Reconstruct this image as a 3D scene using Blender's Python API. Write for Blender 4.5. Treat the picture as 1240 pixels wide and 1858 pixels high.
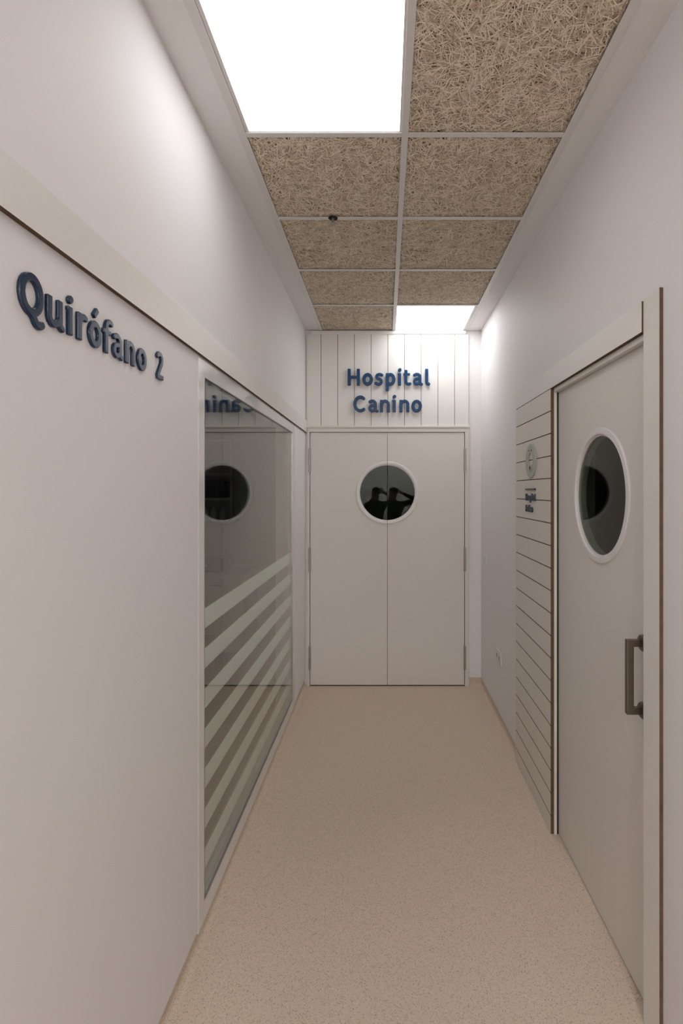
import bpy, bmesh, math, random
import numpy as np
from mathutils import Vector, Matrix, Euler
PI = math.pi
C = bpy.context.scene.collection
for o in list(bpy.data.objects): bpy.data.objects.remove(o)

# ------------------------------------------------------------ camera, world, exposure
FPX, W, H = 940.0, 1240.0, 1858.0
VPX, VPY = 699.0, 890.0
EYE = 1.641
cam_d = bpy.data.cameras.new('camera'); cam = bpy.data.objects.new('camera', cam_d); C.objects.link(cam)
cam_d.sensor_fit = 'HORIZONTAL'; cam_d.sensor_width = 36.0; cam_d.lens = FPX / W * 36.0
cam_d.shift_x = -(VPX - W/2) / W; cam_d.shift_y = -(H/2 - VPY) / W
cam_d.clip_start = 0.02; cam_d.clip_end = 60
cam.location = (0, 0, EYE); cam.rotation_euler = (PI/2, 0, 0)
bpy.context.scene.camera = cam
w = bpy.data.worlds.new('world'); bpy.context.scene.world = w; w.use_nodes = True
w.node_tree.nodes['Background'].inputs[0].default_value = (0.9, 0.95, 1, 1)
w.node_tree.nodes['Background'].inputs[1].default_value = 0.0
vs = bpy.context.scene.view_settings
vs.view_transform = 'Standard'; vs.look = 'None'; vs.gamma = 1.0; vs.use_curve_mapping = False
vs.exposure = 0.27
PANEL_NEAR, PANEL_FAR, PANEL_BACK, FILL_HALL = 3.7, 5.4, 7.0, 54.0
WARM = (1.0, 0.985, 0.965, 1)     # strengths of the ceiling light panels; the hall pair is added fill

# ------------------------------------------------------------ layout (metres; y is depth)
XL, XR = -0.668, 0.808          # side walls
CE = EYE + 1.344                # ceiling
YE = 4.355                      # end wall
YB = -5.0                       # wall behind the camera
BB = 0.07                       # baseboard height
TEE = 0.075                     # x of the main ceiling tee
CX0, CX1 = -0.525, 0.675        # tiled field

# ------------------------------------------------------------ materials
def srgb(r, g, b):
    f = lambda c: (c/255/12.92) if c/255 <= 0.04045 else ((c/255+0.055)/1.055)**2.4
    return (f(r), f(g), f(b), 1)
def mat(name, col, rough=0.5, metal=0.0, coat=0.0, bump=0.0, bscale=300, spec=0.5, var=0.0, vscale=4):
    m = bpy.data.materials.new(name); m.use_nodes = True
    nt = m.node_tree; b = nt.nodes['Principled BSDF']
    b.inputs['Base Color'].default_value = col
    b.inputs['Roughness'].default_value = rough; b.inputs['Metallic'].default_value = metal
    b.inputs['Coat Weight'].default_value = coat; b.inputs['Specular IOR Level'].default_value = spec
    tc = nt.nodes.new('ShaderNodeTexCoord')
    if var:
        n = nt.nodes.new('ShaderNodeTexNoise'); n.inputs['Scale'].default_value = vscale; n.inputs['Detail'].default_value = 4
        nt.links.new(tc.outputs['Object'], n.inputs['Vector'])
        mx = nt.nodes.new('ShaderNodeMix'); mx.data_type = 'RGBA'
        mx.inputs[6].default_value = tuple(c*(1-var) for c in col[:3]) + (1,)
        mx.inputs[7].default_value = tuple(min(1, c*(1+var)) for c in col[:3]) + (1,)
        nt.links.new(n.outputs['Fac'], mx.inputs[0]); nt.links.new(mx.outputs[2], b.inputs['Base Color'])
    if bump:
        n = nt.nodes.new('ShaderNodeTexNoise'); n.inputs['Scale'].default_value = bscale; n.inputs['Detail'].default_value = 3
        nt.links.new(tc.outputs['Object'], n.inputs['Vector'])
        bp = nt.nodes.new('ShaderNodeBump'); bp.inputs['Strength'].default_value = bump; bp.inputs['Distance'].default_value = 0.002
        nt.links.new(n.outputs['Fac'], bp.inputs['Height']); nt.links.new(bp.outputs['Normal'], b.inputs['Normal'])
    return m
def emit(name, col, s):
    m = bpy.data.materials.new(name); m.use_nodes = True; nt = m.node_tree; nt.nodes.clear()
    e = nt.nodes.new('ShaderNodeEmission'); e.inputs[0].default_value = col; e.inputs[1].default_value = s
    o = nt.nodes.new('ShaderNodeOutputMaterial'); nt.links.new(e.outputs[0], o.inputs[0]); return m
def thin_glass(name, tint, ior=1.5, film=0.0, filmcol=(0.6, 0.65, 0.58, 1)):
    m = bpy.data.materials.new(name); m.use_nodes = True; nt = m.node_tree; nt.nodes.clear()
    N = nt.nodes.new; L = nt.links.new
    geo = N('ShaderNodeNewGeometry'); mr = N('ShaderNodeMapRange')
    mr.inputs['To Min'].default_value = ior; mr.inputs['To Max'].default_value = 1/ior
    L(geo.outputs['Backfacing'], mr.inputs['Value'])
    fr = N('ShaderNodeFresnel'); L(mr.outputs[0], fr.inputs['IOR'])
    tr = N('ShaderNodeBsdfTransparent'); tr.inputs[0].default_value = tint
    gl = N('ShaderNodeBsdfGlossy'); gl.inputs['Roughness'].default_value = 0.0; gl.inputs[0].default_value = (1, 1, 1, 1)
    base = tr
    mx = N('ShaderNodeMixShader'); L(fr.outputs[0], mx.inputs[0]); L(base.outputs[0], mx.inputs[1]); L(gl.outputs[0], mx.inputs[2])
    o = N('ShaderNodeOutputMaterial'); L(mx.outputs[0], o.inputs[0]); return m
def film_mat(name, col, opacity):
    m = bpy.data.materials.new(name); m.use_nodes = True; nt = m.node_tree; nt.nodes.clear()
    N = nt.nodes.new; L = nt.links.new
    tr = N('ShaderNodeBsdfTransparent'); d = N('ShaderNodeBsdfDiffuse'); d.inputs[0].default_value = col
    mx = N('ShaderNodeMixShader'); mx.inputs[0].default_value = opacity
    L(tr.outputs[0], mx.inputs[1]); L(d.outputs[0], mx.inputs[2])
    o = N('ShaderNodeOutputMaterial'); L(mx.outputs[0], o.inputs[0]); return m

M = {}
M['wall'] = mat('white_wall_paint', (0.88, 0.852, 0.855, 1), 0.62, bump=0.12, bscale=500, spec=0.3)
M['panel'] = mat('white_wall_panel', (0.72, 0.675, 0.67, 1), 0.5, bump=0.06, bscale=400, spec=0.35)
M['soffit'] = mat('ceiling_paint', (0.85, 0.815, 0.81, 1), 0.75, spec=0.2)
M['laminate'] = mat('warm_white_laminate', (0.80, 0.755, 0.71, 1), 0.42, bump=0.05, bscale=600, spec=0.35)
M['band'] = mat('warm_white_band', (0.84, 0.81, 0.77, 1), 0.45, bump=0.04, bscale=60, spec=0.4)
M['board'] = mat('white_groove_board', (0.86, 0.84, 0.81, 1), 0.45, spec=0.35)
M['slat'] = mat('grooved_board_warm', (0.80, 0.75, 0.69, 1), 0.45, spec=0.35)
M['mdf'] = mat('raw_brown_board_edge', srgb(104, 84, 67), 0.85, var=0.35, vscale=30, spec=0.2)
M['groove'] = mat('groove_brown', srgb(150, 128, 108), 0.8, spec=0.1)
M['grooved'] = mat('groove_dark_brown', srgb(96, 72, 60), 0.8, spec=0.1)
M['framewhite'] = mat('glossy_white_frame', (0.84, 0.82, 0.81, 1), 0.06, spec=0.6)
M['ring'] = mat('white_plastic_ring', (0.80, 0.78, 0.77, 1), 0.35)
M['tee'] = mat('white_metal_tee', (0.76, 0.73, 0.71, 1), 0.4)
M['steel'] = mat('brushed_steel', (0.45, 0.42, 0.41, 1), 0.35, metal=0.9)
M['bronze'] = mat('dark_bronze_metal', (0.20, 0.165, 0.13, 1), 0.38, metal=0.85)
M['black'] = mat('black_seal_and_gap_shade', (0.012, 0.012, 0.014, 1), 0.6)
M['blue'] = mat('dark_blue_letter_face', srgb(4, 62, 106), 0.35, spec=0.5)
M['navy'] = mat('navy_letter_face', srgb(12, 40, 68), 0.26, spec=0.55)
M['green'] = mat('pale_green_plastic', srgb(180, 186, 176), 0.45)
M['white'] = mat('white_plastic', (0.78, 0.75, 0.74, 1), 0.35)
M['dark'] = mat('dark_hole', (0.02, 0.018, 0.016, 1), 0.9)
M['glass'] = thin_glass('clear_glass', (0.94, 0.96, 0.94, 1))
M['doorglass'] = thin_glass('dark_door_glass', (0.75, 0.80, 0.75, 1), ior=1.30)
M['slideglass'] = thin_glass('dark_sliding_door_glass', (0.6, 0.64, 0.6, 1), ior=1.27)
M['film'] = film_mat('frosted_film', (0.90, 0.94, 0.90, 1), 0.96)
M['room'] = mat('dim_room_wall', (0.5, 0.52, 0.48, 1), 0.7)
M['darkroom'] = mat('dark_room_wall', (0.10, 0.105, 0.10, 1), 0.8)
for i, (n, c) in enumerate([('wool_light', srgb(246, 232, 212)), ('wool_mid', srgb(218, 199, 175)), ('wool_dark', srgb(190, 168, 141)), ('wool_back', srgb(84, 64, 44))]):
    M[n] = mat('wood_' + n, c, 0.85, spec=0.15)

def floor_mat():
    m = bpy.data.materials.new('speckled_beige_vinyl'); m.use_nodes = True; nt = m.node_tree
    N = nt.nodes.new; L = nt.links.new; b = nt.nodes['Principled BSDF']
    tc = N('ShaderNodeTexCoord')
    base = N('ShaderNodeRGB'); base.outputs[0].default_value = (0.74, 0.61, 0.49, 1)
    cur = base.outputs[0]
    def specks(scale, thr, soft, col, amt, seed):
        nonlocal cur
        mp = N('ShaderNodeMapping'); mp.inputs['Location'].default_value = (seed, seed*2.1, seed*.7); L(tc.outputs['Object'], mp.inputs[0])
        v = N('ShaderNodeTexVoronoi'); v.inputs['Scale'].default_value = scale; L(mp.outputs[0], v.inputs['Vector'])
        sep = N('ShaderNodeSeparateColor'); L(v.outputs['Color'], sep.inputs[0])
        a = N('ShaderNodeMath'); a.operation = 'GREATER_THAN'; a.inputs[1].default_value = thr; L(sep.outputs[0], a.inputs[0])
        d = N('ShaderNodeMath'); d.operation = 'LESS_THAN'; d.inputs[1].default_value = soft; L(v.outputs['Distance'], d.inputs[0])
        mu = N('ShaderNodeMath'); mu.operation = 'MULTIPLY'; L(a.outputs[0], mu.inputs[0]); L(d.outputs[0], mu.inputs[1])
        mu2 = N('ShaderNodeMath'); mu2.operation = 'MULTIPLY'; mu2.inputs[1].default_value = amt; L(mu.outputs[0], mu2.inputs[0])
        mx = N('ShaderNodeMix'); mx.data_type = 'RGBA'; mx.inputs[7].default_value = col
        L(mu2.outputs[0], mx.inputs[0]); L(cur, mx.inputs[6]); cur = mx.outputs[2]
    specks(210, 0.55, 0.42, (0.42, 0.335, 0.26, 1), 0.55, 1.0)
    specks(260, 0.60, 0.40, (0.68, 0.60, 0.50, 1), 0.50, 5.0)
    specks(180, 0.84, 0.34, (0.22, 0.17, 0.14, 1), 0.6, 9.0)
    specks(180, 0.88, 0.30, (0.92, 0.86, 0.78, 1), 0.6, 13.0)
    L(cur, b.inputs['Base Color']); b.inputs['Roughness'].default_value = 0.5; b.inputs['Specular IOR Level'].default_value = 0.25
    return m
M['floor'] = floor_mat()

# ------------------------------------------------------------ mesh helpers
def add_box(bm, x0, x1, y0, y1, z0, z1, mi=0):
    x0, x1 = sorted((x0, x1)); y0, y1 = sorted((y0, y1)); z0, z1 = sorted((z0, z1))
    v = [bm.verts.new((x, y, z)) for x in (x0, x1) for y in (y0, y1) for z in (z0, z1)]
    for f in ((0,1,3,2), (4,6,7,5), (0,4,5,1), (2,3,7,6), (0,2,6,4), (1,5,7,3)):
        fa = bm.faces.new([v[i] for i in f]); fa.material_index = mi
def obj(name, bm, m, parent=None, smooth=False, bevel=0.0, seg=2):
    me = bpy.data.meshes.new(name)
    bmesh.ops.recalc_face_normals(bm, faces=bm.faces)
    bm.to_mesh(me); bm.free()
    for mm in (m if isinstance(m, (list, tuple)) else [m]): me.materials.append(mm)
    o = bpy.data.objects.new(name, me); C.objects.link(o)
    if smooth:
        for p in me.polygons: p.use_smooth = True
        me.set_sharp_from_angle(angle=math.radians(35))
    if bevel:
        md = o.modifiers.new('bevel', 'BEVEL'); md.width = bevel; md.segments = seg; md.limit_method = 'ANGLE'; md.angle_limit = math.radians(50)
    if parent: o.parent = parent
    return o
def box(name, x0, x1, y0, y1, z0, z1, m, parent=None, bevel=0.0):
    bm = bmesh.new(); add_box(bm, x0, x1, y0, y1, z0, z1); return obj(name, bm, m, parent, bevel=bevel)
def thing(name, label, cat, loc=(0, 0, 0), group=None):
    o = bpy.data.objects.new(name, None); C.objects.link(o); o.location = loc; o.empty_display_size = 0.1
    return tag(o, label, cat, group)
def tag(o, label, cat, group=None):
    o['label'] = label; o['category'] = cat
    if group: o['group'] = group
    return o
def struct(o, label=None):
    o['kind'] = 'structure'
    if label: o['label'] = label
    return o
def sempty(name, label, loc=(0, 0, 0)):
    o = bpy.data.objects.new(name, None); C.objects.link(o); o.location = loc; return struct(o, label)
def prism(bm, pts, fmap, t0, t1, mi=0, mi_side=None):
    """polygon pts (u,v) extruded from t0 to t1, fmap(u,v,t)->xyz"""
    a = [bm.verts.new(fmap(u, v, t0)) for u, v in pts]; b = [bm.verts.new(fmap(u, v, t1)) for u, v in pts]
    f = bm.faces.new(a); f.material_index = mi; f = bm.faces.new(list(reversed(b))); f.material_index = mi
    n = len(pts)
    for i in range(n):
        f = bm.faces.new((a[i], b[i], b[(i+1) % n], a[(i+1) % n])); f.material_index = mi if mi_side is None else mi_side
def lathe(bm, prof, fmap, n=48, a0=0.0, a1=2*PI, mi=0):
    """profile points (r,t) revolved; fmap(u,v,t)"""
    full = abs(a1-a0-2*PI) < 1e-6
    k = n if full else n+1
    rings = []
    for r, t in prof:
        if r < 1e-7: rings.append([bm.verts.new(fmap(0, 0, t))])
        else: rings.append([bm.verts.new(fmap(r*math.cos(a0+(a1-a0)*i/n), r*math.sin(a0+(a1-a0)*i/n), t)) for i in range(k)])
    for A, B in zip(rings, rings[1:]):
        for i in range(n):
            j = (i+1) % k
            if len(A) == 1 and len(B) == 1: continue
            if len(A) == 1: f = bm.faces.new((A[0], B[i], B[j]))
            elif len(B) == 1: f = bm.faces.new((A[i], B[0], A[j]))
            else: f = bm.faces.new((A[i], B[i], B[j], A[j]))
            f.material_index = mi
def loc_map(cx, cy, cz, plane, sgn=1):
    # plane 'end': u->x, v->z, t towards the viewer (-y); 'right': u->y, v->z, t -> -x ; 'left': u->y, v->z, t -> +x ; 'up': u->x v->y t->z
    if plane == 'end': return lambda u, v, t: (cx+u, cy-t, cz+v)
    if plane == 'right': return lambda u, v, t: (cx-t, cy+u, cz+v)
    if plane == 'left': return lambda u, v, t: (cx+t, cy+u, cz+v)
    return lambda u, v, t: (cx+u, cy+v, cz+t)
def tube(bm, pts, r, n=12):
    prev = None; ring0 = None
    for i, p in enumerate(pts):
        p = Vector(p); d = (Vector(pts[min(i+1, len(pts)-1)]) - Vector(pts[max(i-1, 0)])).normalized()
        a = d.orthogonal().normalized(); b = d.cross(a)
        if prev is not None:
            a = prev[1] - d*prev[1].dot(d); a.normalize(); b = d.cross(a)
        ring = [bm.verts.new(p + (a*math.cos(2*PI*k/n) + b*math.sin(2*PI*k/n))*r) for k in range(n)]
        if prev is not None:
            for k in range(n): bm.faces.new((prev[0][k], prev[0][(k+1) % n], ring[(k+1) % n], ring[k]))
        else: bm.faces.new(list(reversed(ring)))
        prev = (ring, a)
    bm.faces.new(prev[0])

# ------------------------------------------------------------ shell: floor, walls, ceiling
RX0, RX1 = -3.4, 3.2            # outer extents of the rooms beside the corridor
YF = 6.6                        # far side of rooms
struct(box('floor', RX0, RX1, YB-0.2, YF, -0.1, 0, M['floor']), 'speckled beige vinyl floor of the corridor')

# left wall: pieces around window_1
WY0, WY1, WZ0, WZ1 = 1.852, 3.83, 0.055, EYE+0.4855   # outside of the window frame
TK = 0.14
bm = bmesh.new()
add_box(bm, XL-TK, XL, YB, WY0, BB, WZ1)
add_box(bm, XL-TK, XL, WY1, YE+0.1, BB, WZ1)
add_box(bm, XL-TK, XL, YB, YE+0.1, WZ1, CE+0.1)
add_box(bm, XL-TK, XL-0.012, YB, WY0, 0, BB)
add_box(bm, XL-TK, XL-0.012, WY1, YE+0.1, 0, BB)
add_box(bm, XL-TK, XL-0.012, WY0, WY1, 0, WZ0-0.001)
struct(obj('wall_left', bm, M['wall']), 'smooth white wall along the left of the corridor')
# thin joint between wall panel and window frame, trim band
bm = bmesh.new()
add_box(bm, XL, XL+0.013, YB, YE-0.002, EYE+0.4855, EYE+0.585, 0)
tl = obj('trim_1', bm, [M['band'], M['mdf']]); struct(tl, 'long white horizontal band with raw brown lower edge on left wall')
for p in tl.data.polygons:
    if p.normal.z < -0.9: p.material_index = 1
# right wall with opening for the sliding door and pocket
DY0, DY1, DZ1 = 1.597, 2.475, 2.129
POST_Y0 = 1.504
bm = bmesh.new()
add_box(bm, XR, XR+0.2, DY1+0.01, YE+0.1, BB, CE+0.1)
add_box(bm, XR+0.010, XR+0.2, DY1+0.01, YE+0.1, 0, BB)
add_box(bm, XR, XR+0.2, YB, POST_Y0+0.03, 0, CE+0.1)
add_box(bm, XR, XR+0.2, POST_Y0+0.03, DY1+0.01, DZ1+0.02, CE+0.1)
struct(obj('wall_right', bm, M['wall']), 'smooth white wall along the right of the corridor')
# end wall: above door, right pillar, left slip
DX0, DX1 = -0.629, 0.667
SEAM = 0.0195
DTOP = 2.127
bm = bmesh.new()
add_box(bm, XL-0.05, XR+0.1, YE, YE+0.14, DTOP+0.03, CE+0.1)
add_box(bm, DX1+0.03, XR+0.1, YE, YE+0.14, BB, DTOP+0.03)
add_box(bm, DX1+0.03, XR+0.1, YE+0.010, YE+0.14, 0, BB)
add_box(bm, XL-0.05, DX0-0.02, YE, YE+0.14, 0, DTOP+0.03)
struct(obj('wall_end', bm, M['wall']), 'white end wall around the double doors')
struct(box('wall_back', XL-0.1, XR+0.1, YB-0.1, YB, 0, CE+0.1, mat('grey_back_wall', (0.42, 0.43, 0.41, 1), 0.7)), 'grey wall behind the photographer')
# ceiling: structural slab above, painted perimeter strips
bm = bmesh.new()
add_box(bm, XL-0.1, XR+0.1, YB, YE+0.1, CE+0.075, CE+0.15)
add_box(bm, XL, CX0-0.001, YB, YE, CE, CE+0.08)
add_box(bm, CX1+0.001, XR, YB, YE, CE, CE+0.08)
add_box(bm, CX0, CX1, YB, 0.755-0.001, CE, CE+0.08)
struct(obj('ceiling', bm, M['soffit']), 'painted plaster strips around the tiled ceiling field')

# coved vinyl baseboards
def cove(name, plane, a0, a1, off, label):
    R = 0.028
    prof = [(-0.008, 0.0), (-0.008, BB-0.0005), (0.0, BB-0.0005)]
    prof = [(0, BB-0.001), (0.0008, BB-0.003)]
    for k in range(9):
        a = PI - k*(PI/2)/8
        prof.append((R + R*math.cos(a)+0.0008, R + R*math.sin(-a) + 0.0006))
    prof += [(R+0.001, 0.0001), (-0.002, 0.0001), (-0.002, BB-0.001)]
    bm = bmesh.new()
    if plane == 'left': f = lambda u, v, t: (off+u, t, v)
    elif plane == 'right': f = lambda u, v, t: (off-u, t, v)
    else: f = lambda u, v, t: (t, off-u, v)
    prism(bm, prof, f, a0, a1)
    return struct(obj(name, bm, M['floor'], smooth=True), label)
cove('baseboard_left', 'left', YB, YE, XL-0.010, 'coved beige vinyl skirting under the left wall and window')
cove('baseboard_right', 'right', 3.14, YE, XR+0.008, 'coved beige vinyl skirting between grooved panel and end wall')
cove('baseboard_end', 'end', DX1+0.037, XR+0.006, YE+0.008, 'short coved beige vinyl skirting right of the double doors')

# ceiling grid: main tee, cross tees, wall angles as one suspended grid
bm = bmesh.new()
TW = 0.0125
YT = [YE - 0.6*k for k in range(0, 7)]     # cross lines
add_box(bm, TEE-TW, TEE+TW, 0.755, YE, CE-0.004, CE-0.0005)
add_box(bm, TEE-0.002, TEE+0.002, 0.755, YE, CE, CE+0.035)
for y in YT[1:]:
    add_box(bm, CX0, TEE-TW, y-TW, y+TW, CE-0.0032, CE-0.0003)
    add_box(bm, TEE+TW, CX1, y-TW, y+TW, CE-0.0032, CE-0.0003)
    add_box(bm, CX0, CX1, y-0.002, y+0.002, CE, CE+0.030)
for xa, xb in ((CX0-0.028, CX0+0.002), (CX1-0.002, CX1+0.028)):
    add_box(bm, xa, xb, 0.755, YE, CE-0.0035, CE-0.0002)
struct(obj('trim_2', bm, M['tee'], bevel=0.0008), 'white metal grid of the suspended ceiling')

# ------------------------------------------------------------ wood wool ceiling tiles
def tile_mesh(seed):
    rnd = random.Random(seed); S = 0.2975
    bm = bmesh.new()
    add_box(bm, -S, S, -S, S, 0.0065, 0.030, 3)
    verts, faces, mats = [], [], []
    for k in range(10500):
        cx, cy = rnd.uniform(-S, S), rnd.uniform(-S, S)
        a = rnd.uniform(0, 2*PI); L = rnd.uniform(0.02, 0.075); wd = rnd.uniform(0.0009, 0.0019)
        bend = rnd.uniform(-1.0, 1.0)*14; layer = rnd.random()
        z = 0.0008 + layer*0.0052
        tl = rnd.uniform(-0.02, 0.02)
        n = 4; x, y, ang = cx, cy, a; pts = []
        for i in range(n+1):
            pts.append((x, y, ang, z + tl*(i-n/2)*L/n))
            ang += bend*L/n; x += math.cos(ang)*L/n; y += math.sin(ang)*L/n
        b = len(verts); ok = True
        for (x, y, an, zz) in pts:
            nx, ny = -math.sin(an)*wd, math.cos(an)*wd
            for s in (-1, 1):
                vx, vy = x+s*nx, y+s*ny
                verts.append((max(-S, min(S, vx)), max(-S, min(S, vy)), max(0.0003, zz) + (0.0004 if s > 0 else 0)))
        mi = 0 if layer < 0.25 and rnd.random() < 0.75 else (2 if layer > 0.62 else 1)
        if rnd.random() < 0.12: mi = rnd.choice((0, 1, 2))
        for i in range(n):
            q = (b+2*i, b+2*i+1, b+2*i+3, b+2*i+2)
            faces.append(q); mats.append(mi)
    me0 = bpy.data.meshes.new('tmp'); me0.from_pydata(verts, [], faces)
    for p, mi in zip(me0.polygons, mats): p.material_index = mi
    bm.from_mesh(me0); bpy.data.meshes.remove(me0)
    me = bpy.data.meshes.new('ceiling_tile'); bm.to_mesh(me); bm.free()
    for n in ('wool_light', 'wool_mid', 'wool_dark', 'wool_back'): me.materials.append(M[n])
    return me
tmesh = [tile_mesh(3), tile_mesh(11)]
XC = (CX0/2 + TEE/2, CX1/2 + TEE/2)
order = ['next to the end wall', 'second from the end wall', 'third from the end wall', 'fourth from the end wall', 'fifth from the end wall']
q = 0
for col in (0, 1):
    side = ('left', 'right')[col]
    for k in range(6):
        yc = YE - 0.6*k - 0.3
        if (col == 0 and k == 4) or (col == 1 and k == 0): continue
        o = bpy.data.objects.new('ceiling_tile', tmesh[q % 2]); C.objects.link(o)
        o.location = (XC[col], yc, CE+0.0005); o.rotation_euler = (0, 0, (q*7 % 4)*PI/2)
        if k == 5: lab = 'tan wood wool ceiling tile, nearest the viewer in the %s row, beyond the top of view' % side
        elif col == 0: lab = 'tan wood wool ceiling tile in the left row, ' + ['beside the far light panel', 'second from the end wall', 'third from the end wall', 'touching the large near light panel'][k]
        else: lab = 'tan wood wool ceiling tile in the right row, ' + ['', 'touching the far light panel', 'third from the end wall', 'fourth from the end wall, nearly square in view', 'beside the large near light panel'][k]
        tag(o, lab, 'ceiling tile', 'wood wool tiles of the suspended ceiling'); q += 1

def light_panel(cx, cy, label, s, low=0.0, col=(0.985, 0.99, 1.0, 1)):
    t = thing('ceiling_light', label, 'ceiling light', (cx, cy, CE+low), 'square light panels in the ceiling')
    bm = bmesh.new(); S = 0.2975
    for a in ((-S, S, -S, -S+0.013), (-S, S, S-0.013, S), (-S, -S+0.013, -S+0.013, S-0.013), (S-0.018, S, -S+0.013, S-0.013)):
        add_box(bm, a[0], a[1], a[2], a[3], 0.0005, 0.02)
    obj('frame', bm, M['tee'], t)
    bm = bmesh.new(); add_box(bm, -S+0.013, S-0.018, -S+0.013, S-0.013, 0.003, 0.012)
    d = obj('diffuser', bm, [emit('lit_diffuser', col, s), M['white']], t)
    for p in d.data.polygons: p.material_index = 0 if p.normal.z < -0.5 else 1
light_panel(XC[0], YE-0.6*4-0.3, 'large lit square panel in the left row above the wall lettering', PANEL_NEAR)
light_panel(XC[1], YE-0.3, 'small looking lit square panel above the double doors', PANEL_FAR)
light_panel(XC[1], -0.745, 'lit square panel just behind the photographer', PANEL_BACK, -0.022, WARM)
light_panel(XC[0], -3.745, 'added unseen fill panel farther behind the photographer, left row', FILL_HALL, -0.022, WARM)  # unseen fill panel, added to brighten the far doors and lower walls
light_panel(XC[1], -3.745, 'added unseen fill panel farther behind the photographer, right row', FILL_HALL, -0.022, WARM)  # second added fill panel, also out of view

# sprinkler head
t = thing('sprinkler_head', 'small metal sprinkler head in a dark hole on a ceiling grid bar', 'sprinkler', (-0.256, 2.548, CE-0.004))
f = loc_map(0, 0, 0, 'up')
bm = bmesh.new(); lathe(bm, [(0, 0.0), (0.023, 0.0), (0.023, -0.0012), (0, -0.0012)], f, 32); obj('recess', bm, M['dark'], t)
bm = bmesh.new(); lathe(bm, [(0, 0), (0.006, 0), (0.006, -0.010), (0.0035, -0.012), (0.0035, -0.026), (0, -0.026)], f, 16)
for s in (-1, 1): add_box(bm, s*0.0075-0.001, s*0.0075+0.001, -0.0015, 0.0015, -0.026, -0.008)
add_box(bm, -0.0085, 0.0085, -0.0015, 0.0015, -0.027, -0.025); add_box(bm, -0.0085, 0.0085, -0.0015, 0.0015, -0.010, -0.008)
obj('nozzle', bm, M['steel'], t, smooth=True)
bm = bmesh.new(); lathe(bm, [(0, -0.027), (0.015, -0.0265), (0.0155, -0.028), (0.004, -0.0295), (0, -0.0295)], f, 24)
obj('deflector', bm, M['steel'], t, smooth=True)

# ------------------------------------------------------------ end wall: grooved boards over the double doors
bm = bmesh.new()
PX0, PX1 = -0.655, 0.700
BZ0, BZ1 = 2.183, CE-0.034
yf = YE-0.012
xs = [PX0] + [SEAM+0.004 + 0.140*k for k in range(-4, 5)] + [PX1]
for i in range(len(xs)-1):
    a = xs[i] + (0.002 if i else 0); b = xs[i+1] - (0.002 if i < len(xs)-2 else 0)
    add_box(bm, a, b, yf, YE, BZ0, BZ1, 0)
add_box(bm, PX0+0.001, PX1-0.001, YE-0.004, YE-0.0005, BZ0, BZ1, 1)
tb = struct(obj('trim_3', bm, [M['board'], M['groove']]), 'vertical white grooved boards above the double doors')
for p in tb.data.polygons:
    if abs(p.normal.x) > 0.9: p.material_index = 1
bm = bmesh.new(); add_box(bm, PX0+0.03, PX1-0.02, YE-0.022, YE, BZ1, CE-0.005)
struct(obj('trim_4', bm, M['board'], bevel=0.004), 'white batten between grooved boards and ceiling')
# door frame with ledge
bm = bmesh.new()
add_box(bm, PX0, PX1+0.012, YE-0.024, YE, DTOP+0.040, BZ0)                       # ledge
add_box(bm, PX0+0.003, PX1+0.004, YE-0.018, YE, DTOP+0.004, DTOP+0.040)          # head
add_box(bm, PX0+0.003, DX0-0.003, YE-0.018, YE+0.08, 0, DTOP+0.004)
add_box(bm, DX1+0.003, PX1+0.004, YE-0.018, YE+0.08, 0, DTOP+0.004)
add_box(bm, DX0-0.003, DX1+0.003, YE+0.052, YE+0.08, DTOP-0.015, DTOP+0.004)
add_box(bm, DX0-0.003, DX1+0.003, YE+0.0005, YE+0.08, DTOP+0.004, DTOP+0.028)
struct(obj('trim_5', bm, M['laminate'], bevel=0.002), 'white frame and ledge around the double doors')

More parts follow.
